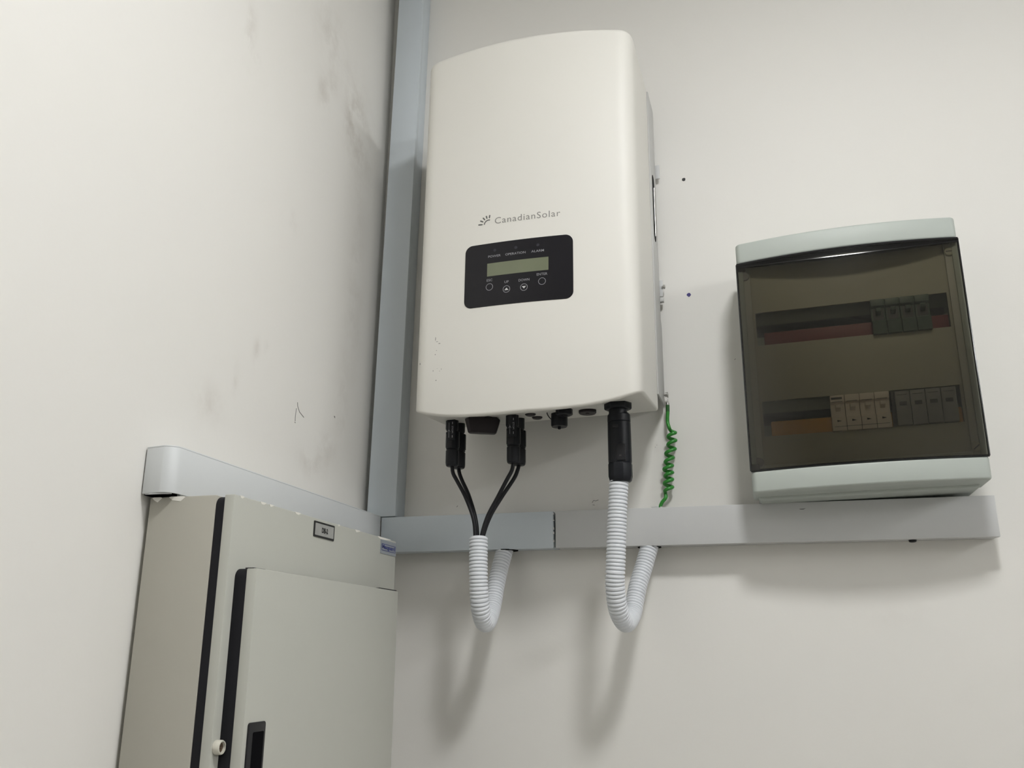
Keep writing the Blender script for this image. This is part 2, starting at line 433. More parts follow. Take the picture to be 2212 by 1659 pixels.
B().box(2, 30, LY + 8, LY + 24, LZ0 - 1, LZ0 + 2).build('opening_shade', M['shade_black'], lt)  # black block paints the shade inside the open trunking end
B().tube([(4, LY + 7, LZ0 + 0.4), (14, LY + 2.5, LZ0 - 0.6), (26, LY + 3.5, LZ0 - 0.4), (33, LY + 9, LZ0 + 0.3)], 0.9, 8).build('lid_lip', M['trunk_l'], lt)

# ================================================================== CABINET ON THE LEFT WALL
CBX, CX1, CG, CT, CG2, CT2 = 5.8, 82.0, 9.3, 11.2, 12.7, 11.4
CY0, CY1, CZT, CZB = -537.4, -130.0, 4.2, -640.0
cab = thing('metal_cabinet', (50, -333, CZB), 'grey metal distribution cabinet with black door gaskets on the left wall', 'cabinet')
B().box(CBX, CX1, CY0, CY1, CZB, CZT).build('body', M['cab'], cab, bevel=1.2)
for z in (-60, -560):
    B().box(0.0, CBX + 1, CY0 + 30, CY1 - 30, z - 20, z + 20).build('wall_spacer', M['gask'], cab)
def gasket(x0, x1, y0, y1, z0, z1, par):
    poly = rrect(y0, y1, z0, z1, 9)
    return B().prism(poly, x0, x1, 'x').build('gasket', M['gask'], par, bevel=0.5)
gasket(CX1 - 0.2, CX1 + CG + 0.2, CY0 + 0.8, CY1 - 2, CZB + 3, CZT - 1.0, cab)
DX0 = CX1 + CG; DX1 = DX0 + CT
door = B().box(DX0, DX1, CY0, CY1, CZB, CZT).build('door', M['cabd'], cab, bevel=1.4)
IY0, IY1, IZ = -525.1, -173.1, -66.7
gasket(DX1 - 0.2, DX1 + CG2 + 0.2, IY0 + 0.6, IY1 - 3, CZB + 30, IZ + 0.5, door)
IX0 = DX1 + CG2; IX1 = IX0 + CT2
inner = B().box(IX0, IX1, IY0, IY1, CZB + 28, IZ).build('inner_door', M['cabd'], cab, bevel=1.2)
B().box(DX1 + 2, IX1 - 3, -226, -172, IZ - 0.4, IZ + 1.4).build('hinge_slot', M['gask'], inner)
B().box(IX0 - 2, IX1 - 4, IY0 + 1, IY0 + 22, IZ - 0.3, IZ + 0.7).build('corner_seam', M['brn'], inner)
# swing handle bezel and a black plate painting its recess's shade
pl = rrect(-519, -488.6, -330, -207.3, 3)
hz_ = B().prism(pl, IX1, IX1 + 1.6, 'x').build('handle_bezel', M['hand'], inner, bevel=0.5)
B().prism(rrect(-511, -492, -300, -216, 1.5), IX1 + 1.3, IX1 + 1.9, 'x').build('handle_recess_shade', M['shade_black'], inner)
# quarter-turn lock on the outer door's edge strip
lk = B().lathe((DX1, -530.0, -228.0), [(6.2, -0.2), (6.5, 0.8), (6.5, 5.6), (5.9, 6.8), (4.9, 6.8), (4.7, 4.0), (0.2, 4.0)], 'x', 32).build('lock', M['lock'], door, smooth=30)
B().box(DX1 + 3.9, DX1 + 5.4, -533.4, -527.6, -228.7, -227.1).build('lock_key_bar', M['brass'], door, bevel=0.3)
B().lathe((DX1, -530.0, -228.0), [(4.6, 3.9), (4.6, 4.4)], 'x', 24).build('lock_core', M['brass'], door)
# paint chips along the top edge
rp = random.Random(3)
for y0, y1 in ((-528, -520), (-490, -478), (-472, -463), (-418, -404), (-312, -306), (-264, -248), (-195, -150)):
    zz = CZT - 1.2
    poly = [(y0, zz + 0.9), (y0 + (y1 - y0) * 0.25, zz - 0.8 - rp.random()), (y0 + (y1 - y0) * 0.6, zz - 0.6 - rp.random() * 0.8), (y1, zz + 0.7), (y1 - 1, CZT + 0.1), (y0 + 1, CZT + 0.1)]
    B().prism(poly, DX1 - 0.6, DX1 + 0.2, 'x').build('paint_chip', M['chip'], door)
for x0, x1 in ((8, 20), (28, 47)):
    poly = [(x0, CZT - 0.5), (x0 + 4, CZT - 3.5), (x1 - 5, CZT - 5), (x1, CZT - 0.8), (x1 - 2, CZT + 0.1), (x0 + 2, CZT + 0.1)]
    B().prism(poly, CY0 - 0.2, CY0 + 0.5, 'y').build('paint_chip', M['chip'], cab)
# plates on the door
def on_door(yc, zc, e):
    return lambda a, b: (DX1 + e, yc + a, zc + b)
fr = B().prism(rrect(-372.8, -321.4, -17.2, 0.8, 1.2), DX1 - 0.1, DX1 + 0.9, 'x').build('name_plate', M['ink'], door, bevel=0.2)
B().prism(rrect(-370.2, -324.0, -15.0, -1.4, 0.6), DX1 + 0.7, DX1 + 1.1, 'x').build('plate_face', M['plate'], door)
print_on('plate_lettering', 'DB-2', on_door(-346.5, -8.2, 1.25), M['ink'], door, width=15.5, height=6.2, bold=0.05)
B().prism(rrect(-184.0, -131.0, -17.0, 1.4, 1.0), DX1 - 0.1, DX1 + 0.5, 'x').build('maker_sticker', M['stick'], door)
ring_o = rrect(-181.5, -133.0, -12.8, -3.6, 2.2); ring_i = rrect(-180.6, -133.9, -12.0, -4.4, 1.8)
n_ = len(ring_o)
B().add([(DX1 + 0.62, *q) for q in ring_o] + [(DX1 + 0.62, *q) for q in ring_i],
        [(i, (i + 1) % n_, n_ + (i + 1) % n_, n_ + i) for i in range(n_)]).build('sticker_outline', M['navy'], door)
print_on('sticker_lettering', 'Maxguard', on_door(-157.2, -8.2, 0.66), M['navy'], door, width=43.5, height=7.2, bold=0.04)

# ================================================================== INVERTER
IC = 312.25
HWD, YF, BOW, YB = 155.2, -217.5, 13.9, -67.8
IZ0, IZ1, ARCH, SAG, IBZ = 171.9, 711.3, 9.0, 20.4, 184.6
pivot = Vector((IC, -100.0, 441.6)); ibase = Vector((IC, -6.0, 171.0))
Mrot = (Matrix.Rotation(math.radians(0.29), 3, 'Y') @ Matrix.Rotation(-2.8 / 540.0, 3, 'X') @ Matrix.Rotation(math.radians(-0.92), 3, 'Z'))
inv = thing('solar_inverter', ibase, 'white wall-mounted solar inverter with a black display panel', 'inverter',
            rot=Mrot.to_euler(), loc=tuple(pivot + Mrot @ (ibase - pivot)))
def fy(lx): return YF - BOW * (1 - (lx / HWD) ** 2)

def cover_outline():
    rc_ = 21.0; pts = []
    nS = 7
    for i in range(nS): pts.append((-HWD, YB + (YF + rc_ - YB) * i / nS))
    p0 = Vector((-HWD, YF + rc_)); p2x = -HWD + rc_ * 1.1; p2 = Vector((p2x, fy(p2x))); p1 = Vector((-HWD, fy(-HWD) - 1.5))
    for i in range(9):
        t = i / 9.0; q = p0 * (1 - t) ** 2 + p1 * 2 * t * (1 - t) + p2 * t * t; pts.append((q.x, q.y))
    nF = 24
    for i in range(nF): 
        x = p2x * (1 - i / nF); pts.append((x, fy(x)))
    mid = (0.0, fy(0.0))
    return pts + [mid] + [(-x, y) for x, y in reversed(pts)]
OUT = cover_outline(); NO = len(OUT)
nrmls = []
for i in range(NO):
    a = OUT[max(0, i - 1)]; b = OUT[min(NO - 1, i + 1)]
    d = Vector((b[0] - a[0], b[1] - a[1])).normalized()
    nrmls.append(Vector((d.y, -d.x)))     # outward (left side -> -x, front -> -y)
def zlim(i):
    x, y = OUT[i]; k = min(1.0, abs(x) / HWD); side = min(1.0, max(0.0, (y - YF) / (YB - YF)))
    zb = IZ0 - SAG * (1 - k ** 3.0); zt = IZ1 + ARCH * (1 - k ** 2)
    if y > YF: zb += (IBZ - IZ0) * side
    if x < 0: zb -= 6.5 * (-x / HWD)
    return zb, zt
rows = []
rb, rt = 4.0, 9.0
for k in range(6): a = math.radians(90 * k / 5); rows.append(('b', rb * (1 - math.sin(a)), rb * (1 - math.cos(a))))
for k in range(1, 6): rows.append(('m', k / 6.0, 0))
for k in range(7): a = math.radians(90 * k / 6); rows.append(('t', rt * (1 - math.cos(a)), rt * (1 - math.sin(a))))
rings = []
for kind_, e, h in rows:
    ring = []
    for i in range(NO):
        zb, zt = zlim(i); x, y = OUT[i]; n = nrmls[i]
        if kind_ == 'b': z = zb + h; ins = e
        elif kind_ == 'm': z = (zb + rb) * (1 - e) + (zt - rt) * e; ins = 0
        else: z = zt - h; ins = e
        ring.append((IC + x - n.x * ins, y - n.y * ins, z))
    rings.append(ring)
cb = B()
cb.loft(rings, False, False, closed=False)
def cap(ring):
    fs = []; n = len(ring)
    for i in range(n // 2): 
        j = n - 1 - i
        if j - 1 > i + 1: fs.append((i, i + 1, j - 1, j))
        elif j - 1 == i + 1: fs.append((i, i + 1, j))
    cb.add(ring, fs)
cap(rings[0]); cap(rings[-1])
nb = len(rings); 
cb.add([r[0] for r in rings] + [r[-1] for r in rings], [(i, i + 1, nb + i + 1, nb + i) for i in range(nb - 1)])
cover = cb.build('cover', M['inv'], inv, smooth=38)
cm = cover.data; bmw = bmesh.new(); bmw.from_mesh(cm); bmesh.ops.remove_doubles(bmw, verts=bmw.verts, dist=1e-6)
bmesh.ops.recalc_face_normals(bmw, faces=bmw.faces); bmw.to_mesh(cm); bmw.free(); cm.set_sharp_from_angle(angle=math.radians(38))
def front(lx, z, e): return (IC + lx, fy(lx) - e, z)
def bot(lx, y):
    """height of the cover's underside at a place"""
    best = None
    for i in range(NO // 2):
        if OUT[i][1] <= y or best is None: best = i if best is None else best
    side = min(1.0, max(0.0, (y - YF) / (YB - YF)))
    return IZ0 + (IBZ - IZ0) * side

# chassis behind the cover
CHX = 157.5
core = B().box(IC - CHX + 1, IC + CHX - 9, YB - 4, -16, 214, 698).build('heat_sink', M['chassis'], inv, bevel=1.0)
for sgn in (1, -1):
    outer = [(YB - 4, 208), (-6, 208), (-6, 330), (-15, 342), (-15, 700), (YB - 4, 702)]
    B().prism(outer, IC + sgn * (CHX - 2.5), IC + sgn * CHX, 'x').build('side_plate', M['chassis'], inv, bevel=0.4)
    st = []
    for i in range(12): a = math.radians(180 + 180 * i / 11); st.append((-47 + 10.5 * math.cos(a), 466 + 10.5 * math.sin(a)))
    for i in range(12): a = math.radians(180 * i / 11); st.append((-47 + 10.5 * math.cos(a), 557 + 10.5 * math.sin(a)))
    rcs = B().prism(st, IC + sgn * (CHX - 1), IC + sgn * (CHX + 0.3), 'x').build('hand_slot_shade', M['shade_black'], inv)  # raised black pad paints the shade inside the hand slot
    B().tube([(IC + sgn * (CHX - 0.2), -42, 466), (IC + sgn * (CHX - 0.2), -42, 548)], 1.9, 10).build('carry_bar', M['metal'], rcs)
# wall bracket with its two ears and screws
B().box(IC - 150, IC + 150, -14, -2.8, 560, 640).build('wall_bracket', M['chassis'], inv, bevel=0.8)
B().box(IC - 150, IC + 150, -14, -2.8, 380, 420).build('wall_bracket', M['chassis'], inv, bevel=0.8)
B().box(IC + 152, IC + 163.5, -8.5, -6.0, 583, 607).build('bracket_tab', M['trunk_w'], inv, bevel=0.5)
B().box(IC + 152, IC + 161.5, -8.5, -6.0, 381, 408).build('bracket_tab', M['trunk_w'], inv, bevel=0.5)
B().box(IC + 150, IC + 162.5, -13, -6, 371, 378).build('bracket_tab', M['chassis'], inv, bevel=0.5)
def screw(lx, y, z):
    s_ = B().lathe((IC + lx, y, z), [(1.9, 0), (1.9, 2.0), (3.4, 2.0), (3.4, 4.2), (2.2, 5.0)], 'x', 14).build('screw', M['metal'], inv, smooth=25)
screw(160.5, -9.5, 396); screw(157.3, -10.5, 224)

# control panel printed on the bowed front
PX0, PX1, PZ0, PZ1 = -81.0, 71.0, 300.7, 392.9
def curved_plate(name, x0, x1, z0, z1, r, e0, e1, m, parent):
    poly = rrect(x0, x1, z0, z1, r, 8)
    top_ = [q for q in poly]
    # strips of constant x so that the plate follows the bow
    xs = sorted(set([round(q[0], 4) for q in poly] + [x0 + (x1 - x0) * i / 16 for i in range(17)]))
    def zr(x):
        d = 0.0
        if x < x0 + r: d = r - math.sqrt(max(0.0, r * r - (x0 + r - x) ** 2))
        if x > x1 - r: d = r - math.sqrt(max(0.0, r * r - (x - x1 + r) ** 2))
        return z0 + d, z1 - d
    vs = []; fs = []
    for x in xs:
        a, b_ = zr(x)
        vs += [front(x, a, e1), front(x, b_, e1), front(x, a, e0), front(x, b_, e0)]
    for i in range(len(xs) - 1):
        k = 4 * i
        fs += [(k, k + 4, k + 5, k + 1), (k + 2, k + 3, k + 7, k + 6), (k, k + 2, k + 6, k + 4), (k + 1, k + 5, k + 7, k + 3)]
    k = 4 * (len(xs) - 1)
    fs += [(0, 1, 3, 2), (k, k + 2, k + 3, k + 1)]
    return B().add(vs, fs).build(name, m, parent, smooth=30)
panel = curved_plate('control_panel', PX0, PX1, PZ0, PZ1, 10.5, -0.6, 0.5, M['panel'], inv)
curved_plate('display_screen', -48.2, 37.9, 343.9, 362.9, 0.4, 0.2, 0.62, M['lcd'], panel)
def at_front(lx, z, e): return lambda a, b: front(lx + a, z + b, e)
for lx, w, s_ in ((-38, 18, 'POWER'), (-8, 28.5, 'OPERATION'), (23, 17.5, 'ALARM')):
    print_on('panel_lettering', s_, at_front(lx, 373.0, 0.66), M['print_g'], panel, width=w, height=3.3, bold=0.003)
for lx in (-37.6, -7.5, 23.4):
    B().lathe((IC + lx, fy(lx) - 0.75, 381.6), [(2.1, 0), (2.1, 0.4)], 'y', 20).build('indicator_light', M['led'], panel)
for lx, z, zl, w, s_ in ((-44.4, 328.3, 338.2, 8.2, 'ESC'), (-20.0, 322.3, 332.8, 6.0, 'UP'), (4.4, 322.3, 332.8, 15.0, 'DOWN'), (29.2, 328.3, 338.6, 14.5, 'ENTER')):
    print_on('panel_lettering', s_, at_front(lx, zl, 0.66), M['print_g'], panel, width=w, height=3.5, bold=0.003)
    n = 36; vs = []
    for r in (5.1, 4.45):
        vs += [front(lx + r * math.cos(2 * math.pi * i / n), z + r * math.sin(2 * math.pi * i / n), 0.66) for i in range(n)]
    B().add(vs, [(i, (i + 1) % n, n + (i + 1) % n, n + i) for i in range(n)]).build('button_ring', M['print_g'], panel)
    if s_ in ('UP', 'DOWN'):
        d = 1 if s_ == 'UP' else -1
        B().add([front(lx - 2.9, z - 1.5 * d, 0.66), front(lx + 2.9, z - 1.5 * d, 0.66), front(lx, z + 2.0 * d, 0.66)], [(0, 1, 2)]).build('button_arrow', M['trunk_w'], panel)
# maker's logo
print_on('brand_lettering', 'CanadianSolar', at_front(7.8, 426.2, 0.2), M['print_l'], cover, width=92.5, height=9.6, spacing=1.12, bold=0.0)
lc = (-47.6, 422.6)
def ray(a0, r0, r1, w):
    a = math.radians(a0); d = Vector((math.cos(a), math.sin(a))); p_ = Vector((-d.y, d.x))
    poly = [d * r0 - p_ * w * 0.35, d * (r0 + (r1 - r0) * 0.3) - p_ * w * 0.5, d * (r1 - 0.5) - p_ * w * 0.5, d * r1, d * (r1 - 0.5) + p_ * w * 0.5, d * (r0 + (r1 - r0) * 0.3) + p_ * w * 0.5, d * r0 + p_ * w * 0.35]
    B().add([front(lc[0] + q.x, lc[1] + q.y, 0.2) for q in poly], [tuple(range(7))]).build('logo_ray', M['print_d'], cover)
for a0, r0, r1 in ((176, 8.8, 15.6), (151, 9.0, 14.6), (128, 8.8, 14.2), (106, 8.8, 13.9), (84, 8.8, 13.9)): ray(a0, r0, r1, 1.9)
vs = []; n = 16
for r in (7.0, 5.5):
    vs += [front(lc[0] + r * math.cos(math.radians(72 + 108 * i / n)), lc[1] + r * math.sin(math.radians(72 + 108 * i / n)), 0.2) for i in range(n + 1)]
B().add(vs, [(i, i + 1, n + 2 + i, n + 1 + i) for i in range(n)]).build('logo_arc', M['print_d'], cover)
# scuffs on the paint
for k, (wx, wz, w_, h_) in enumerate(((188, 264, 0.7, 4.0), (190.5, 259.5, 2.6, 0.6), (194, 256.5, 2.2, 0.8), (188.5, 241.4, 1.1, 1.1), (165.4, 230.8, 1.0, 2.0), (186, 218.4, 0.7, 1.4), (190.9, 204.6, 1.2, 1.1), (192, 221, 0.6, 0.6), (198.4, 219.6, 0.6, 1.5), (196, 217, 0.5, 1.0), (190, 247, 0.8, 0.8))):
    lx = wx - IC + 1.5; rr = random.Random(k); w_ *= 0.75; h_ *= 0.75
    poly = [(lx + w_ * (0.7 + 0.5 * rr.random()) * math.cos(i * math.pi / 4), wz + h_ * (0.7 + 0.5 * rr.random()) * math.sin(i * math.pi / 4)) for i in range(8)]
    B().add([front(q[0], q[1], 0.12) for q in poly], [tuple(range(8))]).build('paint_scuff', M['print_l'], cover)

# sockets, plugs and the isolator on the underside
def under(lx, y): return bot(lx, y) + 2.0
def sockets(wx, y):
    z = under(wx - IC, y)
    B().lathe((wx, y, z), [(10.5, 0), (10.5, -3), (9.1, -4), (9.1, -20.5), (7.4, -23.5), (7.4, -24.5)], 'z', 24).build('cable_socket', M['blk'], inv, bevel=0.4, smooth=30)
for wx, y in ((180.5, -125), (180.8, -98), (270.4, -125), (271.2, -98)): sockets(wx, y)
zsw = under(0, -130)
sw = B().lathe((223, -128, zsw), [(20, 0), (20, -6), (18.5, -7.5)], 'z', 32).build('isolator_knob', M['brn'], inv, smooth=30)
def sw_ring(hx, hy, z, a=math.radians(26)):
    ca, sa = math.cos(a), math.sin(a)
    return [(226 + x * ca - y * sa, -128 + x * sa + y * ca, z) for x, y in ((-hx * 0.8, -hy), (0, -hy * 1.15), (hx, -hy * 0.8), (hx * 1.05, 0), (hx, hy * 0.8), (0, hy * 1.15), (-hx * 0.8, hy), (-hx * 0.95, 0))]
B().loft([sw_ring(19, 8.5, zsw - 5), sw_ring(25.5, 9, zsw - 10), sw_ring(20.5, 7, zsw - 28), sw_ring(19.5, 6, zsw - 29.5)]).build('knob_grip', M['brn'], sw, bevel=1.0)
for wx, y in ((297, -126), (299.5, -99)):
    z = under(0, y)
    B().lathe((wx, y, z), [(7.6, 0), (7.8, -3), (7.6, -6.6), (6.2, -7.8)], 'z', 20).build('blanking_plug', M['brn'], inv, smooth=30)
zc = under(0, -137)
B().lathe((348.2, -137, zc), [(11.8, 0), (12.0, -11.0), (11.0, -12.5), (5.0, -12.5), (4.5, -10)], 'z', 8, ang0=math.pi / 8).build('data_port', M['blk'], inv, bevel=0.5, smooth=30)
B().lathe((335.2, -112, zc - 5), [(11.0, 6), (11.6, 4), (11.6, -15), (10.6, -17), (2.2, -17), (2.2, -20), (1.2, -20.6)], 'z', 26).build('data_port_cap', M['blk'], inv, smooth=30)
B().tube(catmull([(322, -128, zc - 2), (321, -124, zc - 6), (324, -116, zc - 11), (329, -110, zc - 13)], 1.5), 0.7, 6).build('cap_tether', M['blk2'], inv)
B().lathe((376.5, -117, under(0, -117)), [(11.8, 0), (12.2, -1.5), (12.2, -7.5), (11.2, -8.6), (2.6, -8.6), (2.6, -9.3)], 'z', 28).build('vent_plug', M['brn'], inv, smooth=30)
AX, AY = 424.2, -147.0
za = under(0, AY)
B().lathe((AX, AY, za), [(17.0, 0), (18.6, -2), (18.6, -10), (17.4, -12)], 'z', 6, ang0=math.radians(8)).build('power_port_nut', M['blk'], inv, bevel=1.0)
B().lathe((AX, AY, za), [(12.2, -8), (12.2, -20)], 'z', 28).build('power_port_neck', M['blk'], inv)
# identification outline plates on the underside
for x0, x1 in ((169, 196), (258, 312)):
    z = under(0, -110) - 2.2
    po = rrect(x0, x1, -140, -84, 12, 8); pi_ = rrect(x0 + 0.8, x1 - 0.8, -139.2, -84.8, 11.5, 8); n = len(po)
    zf = lambda q: bot(0, q[1]) - 0.25
    B().add([(q[0], q[1], zf(q)) for q in po] + [(q[0], q[1], zf(q)) for q in pi_], [(i, (i + 1) % n, n + (i + 1) % n, n + i) for i in range(n)]).build('port_outline', M['chassis'], inv)

# ================================================================== PLUGS AND CABLES
CT1 = (221.6, -125.0, 7.0)          # mouth of the first hose
def solar_cable(label, wx, y, zs, path, dzz):
    zt = bot(0, y) - 21.0
    t = thing('solar_cable', (wx, y, zt - 50), label, 'cable', 'solar cables plugged under the inverter')
    zb = zt - dzz
    body = B().lathe((wx, y, zt), [(7.2, 0), (7.6, -1.5), (9.2, -5), (9.2, -26), (8.0, -27), (8.0, -29)], 'z', 24)
    body.build('plug_body', M['blk'], t, smooth=30)
    for sgn in (-1, 1):
        B().box(wx + sgn * 8.2 - 1.4, wx + sgn * 8.2 + 1.4, y - 3, y + 3, zt - 24, zt - 1).build('latch', M['blk'], t, bevel=0.5)
    B().box(wx - 5.5, wx + 2.5, y - 9.5, y - 7.5, zt - 25, zt - 16).build('latch_window', M['hand'], t, bevel=0.4)
    B().lathe((wx, y, zt), [(9.0, -28), (9.5, -28.8), (9.5, -46), (8.9, -49.5), (7.6, -51), (2.5, -51)], 'z', 18, ang0=0.1).build('gland_nut', M['blk'], t, smooth=12)
    pts = [(wx, y, zt - 49)] + path
    B().tube(catmull(pts, 4.0), 2.75, 12).build('cable', M['blk2'], t)
    return t, zt
fr1, zt1 = solar_cable('black solar cable beside the isolator knob, plug nearer the room', 180.5, -125, 0,
    [(182.5, -126, 98), (189.9, -129, 86), (204.7, -134, 61.5), (217.7, -138, 31.5), (221.6, -140, 6), (222.4, -142, -18), (223.6, -143, -40)], 0)
solar_cable('black solar cable beside the isolator knob, plug nearer the wall', 180.8, -98, 0,
    [(183.2, -101, 103), (189.2, -106, 91), (204.7, -120, 65.8), (218.0, -130, 33), (222.4, -133.0, 6.9), (223.0, -135, -18), (224, -136, -40)], 0)
fr2, zt2 = solar_cable('black solar cable below the middle of the inverter, plug nearer the room', 270.4, -125, 0,
    [(268.5, -126, 98), (262.3, -129, 84.7), (249.5, -134, 57.5), (237.8, -138, 33.0), (230.4, -140, 6), (230.0, -142, -18), (230.4, -143, -40)], 0)
solar_cable('black solar cable below the middle of the inverter, plug nearer the wall', 271.2, -98, 0,
    [(269.8, -101, 103), (265.8, -106, 90), (251.9, -120, 61.7), (239.3, -130, 35.0), (230.2, -133.0, 6.6), (230.0, -135, -18), (230.4, -136, -40)], 0)
# white warning print on the two front plugs: the word STOP! turned sideways beside an arrow line
for t, wx, zt in ((fr1, 180.5, zt1), (fr2, 270.4, zt2)):
    yp = -125 - 9.3
    B().box(wx - 6.2, wx + 6.2, yp, -125 - 6.5, zt - 15, zt + 17).build('lock_sleeve', M['blk'], t, bevel=1.2)
    flat = lambda cx, cz, wx=wx, zt=zt: (lambda a, b: (wx + cx + b, yp - 0.12, zt + cz - a))
    print_on('plug_lettering', 'STOP!', flat(2.4, 0.5), M['print_g'], t, width=10.5, height=2.5, bold=0.01)
    for cz in (10.0, -9.5):
        f_ = flat(2.4, cz)
        B().add([f_(-1.7, -0.5), f_(1.7, -0.5), f_(1.7, 0.5), f_(-1.7, 0.5)], [(0, 1, 2, 3)]).build('plug_mark', M['print_g'], t)
    f_ = flat(-2.8, 0.0)
    B().add([f_(-11, -0.3), f_(11, -0.3), f_(11, 0.3), f_(-11, 0.3)], [(0, 1, 2, 3)]).build('plug_arrow', M['print_g'], t)
    B().add([f_(2.0, -1.9), f_(3.0, -1.9), f_(0.2, 0), f_(3.0, 1.9), f_(2.0, 1.9), f_(-1.4, 0)], [(0, 1, 2, 5), (5, 2, 3, 4)]).build('plug_arrow_head', M['print_g'], t)

# mains connector
ac = thing('mains_connector', (AX, AY, 70), 'thick black mains connector plugged in under the right end of the inverter', 'connector')
AXl, AYl = AX - 1.6, AY
B().lathe((AXl, AYl, 0), [(12.0, 164), (13.6, 163), (15.2, 160.5), (15.4, 152.5), (15.2, 151.2), (14.6, 150.8)], 'z', 32).build('locking_ring', M['blk'], ac, smooth=30)
B().lathe((AXl, AYl, 0), [(14.6, 150.8), (15.3, 150.2), (15.5, 134), (15.5, 98), (15.0, 95.6)], 'z', 32).build('connector_body', M['blk'], ac, smooth=30)
B().box(AXl - 2, AXl + 9.5, AYl - 16.6, AYl - 11, 97, 119).build('latch', M['hand'], ac, bevel=0.8)
B().box(AXl - 6, AXl + 1, AYl - 16.0, AYl - 13, 141, 145).build('lock_notch', M['hand'], ac, bevel=0.4)
print_on('latch_lettering', 'M', lambda a, b: (AXl + 3 + a, AYl - 16.7, 103 + b), M['print_d'], ac, width=2.2)
B().lathe((AXl, AYl, 0), [(15.2, 96), (16.4, 94.5), (16.4, 78), (15.0, 73), (12.6, 70.4), (11, 70.4)], 'z', 8, ang0=math.pi / 8).build('gland_nut', M['blk'], ac, bevel=1.2)

# ================================================================== CORRUGATED HOSES
def hose(label, pts, mouth):
    path = catmull(pts, 0.75)
    pitch = 4.7 / 0.75
    R0 = 12.6
    def rad(i):
        ph = (i / pitch) % 1.0
        return R0 - (2.3 if ph < 0.2 else (0.5 if ph < 0.36 or ph > 0.88 else 0.0))
    b = B()
    b.tube(path, rad, 22, cap0=False, cap1=True)
    # mouth: rim and inner wall
    inner = [path[i] for i in range(0, 34, 3)]
    k = len(b.v)
    b.tube(inner, R0 - 2.2, 22, cap0=False, cap1=True)
    b.add([], [])
    o0 = 0
    b.f += [(o0 + j, o0 + (j + 1) % 22, k + (j + 1) % 22, k + j) for j in range(22)]
    return tag(b.build('corrugated_hose', M['hose'], smooth=40), label, 'hose', 'corrugated hoses looping into the trunking')
hose('white corrugated hose holding four black solar cables, looping into the trunking',
     [(225.7, -138, 6.2), (226.4, -140, -18.8), (227.4, -141, -49.4), (227.8, -136, -79.1), (227.8, -125, -97.0), (227.3, -107, -105.5), (225.8, -85, -97.2), (224.4, -65, -78.9), (224.2, -50, -53.5), (226.3, -37, -26.4), (230.8, -24.5, 4)], True)
hose('white corrugated hose leading down from the mains connector into the trunking',
     [(420.4, -146, 75), (419.2, -147, 59.7), (416.5, -148, 21.7), (413.3, -149, -32.6), (411.3, -146, -59.0), (411.5, -136, -83.8), (413.6, -122, -98.2), (417.4, -102, -105.5), (421.5, -78, -94.1), (423.6, -64, -76.8), (427.8, -50, -52.5), (434.7, -36, -26.5), (442.5, -24, 4)], False)

# ================================================================== EARTH WIRE
ew = thing('earth_wire', (458, -15, HZ), 'coiled green earth wire hanging between inverter and trunking', 'wire')
lug = B().lathe((474.6, -13.5, 222), [(4.6, 0), (4.6, 1.2), (2.2, 1.2), (2.2, 0)], 'x', 18, cap0=False, cap1=False)
lug.build('ring_terminal', M['metal'], ew, smooth=30)
B().box(474.7, 475.7, -15.5, -11.5, 206, 219).build('terminal_tongue', M['metal'], ew, bevel=0.3)
B().tube([(474.6, -14, 210), (474.6, -14.5, 203)], 2.3, 12).build('terminal_barrel', M['metal'], ew)
wp = [(474.6, -14.5, 205), (474.4, -14.5, 196), (473.6, -14.5, 188), (473.6, -14.8, 180), (475.5, -16.5, 172)]
turns = 8
N_ = turns * 20
coil = []
for i in range(N_ + 1):
    t = i / N_; a = -2.4 + t * turns * 2 * math.pi
    ease = min(1.0, t * 10, (1 - t) * 9 + 0.25)
    wob = 1.0 + 0.10 * math.sin(t * 23) 
    cx = 479.2 - 11.0 * t + 1.3 * math.sin(t * 9); cz = 169 - 92 * (t ** 0.95)
    r = 5.7 * wob * (0.6 + 0.4 * ease)
    coil.append((cx + r * math.cos(a), -15.0 - 4.6 * math.sin(a), cz + 1.2 * math.sin(3 * t * math.pi)))
tail = [(466, -15, 70), (461, -15, 64), (458.2, -15, 58), (457.5, -15, 50)]
B().tube(catmull(wp + coil[::3] + tail, 1.3), 2.6, 12).build('wire', M['green'], ew)
B().tube([(474.6, -14.5, 206.5), (474.4, -14.5, 196.5)], 2.75, 12).build('sleeve', M['greend'], ew)

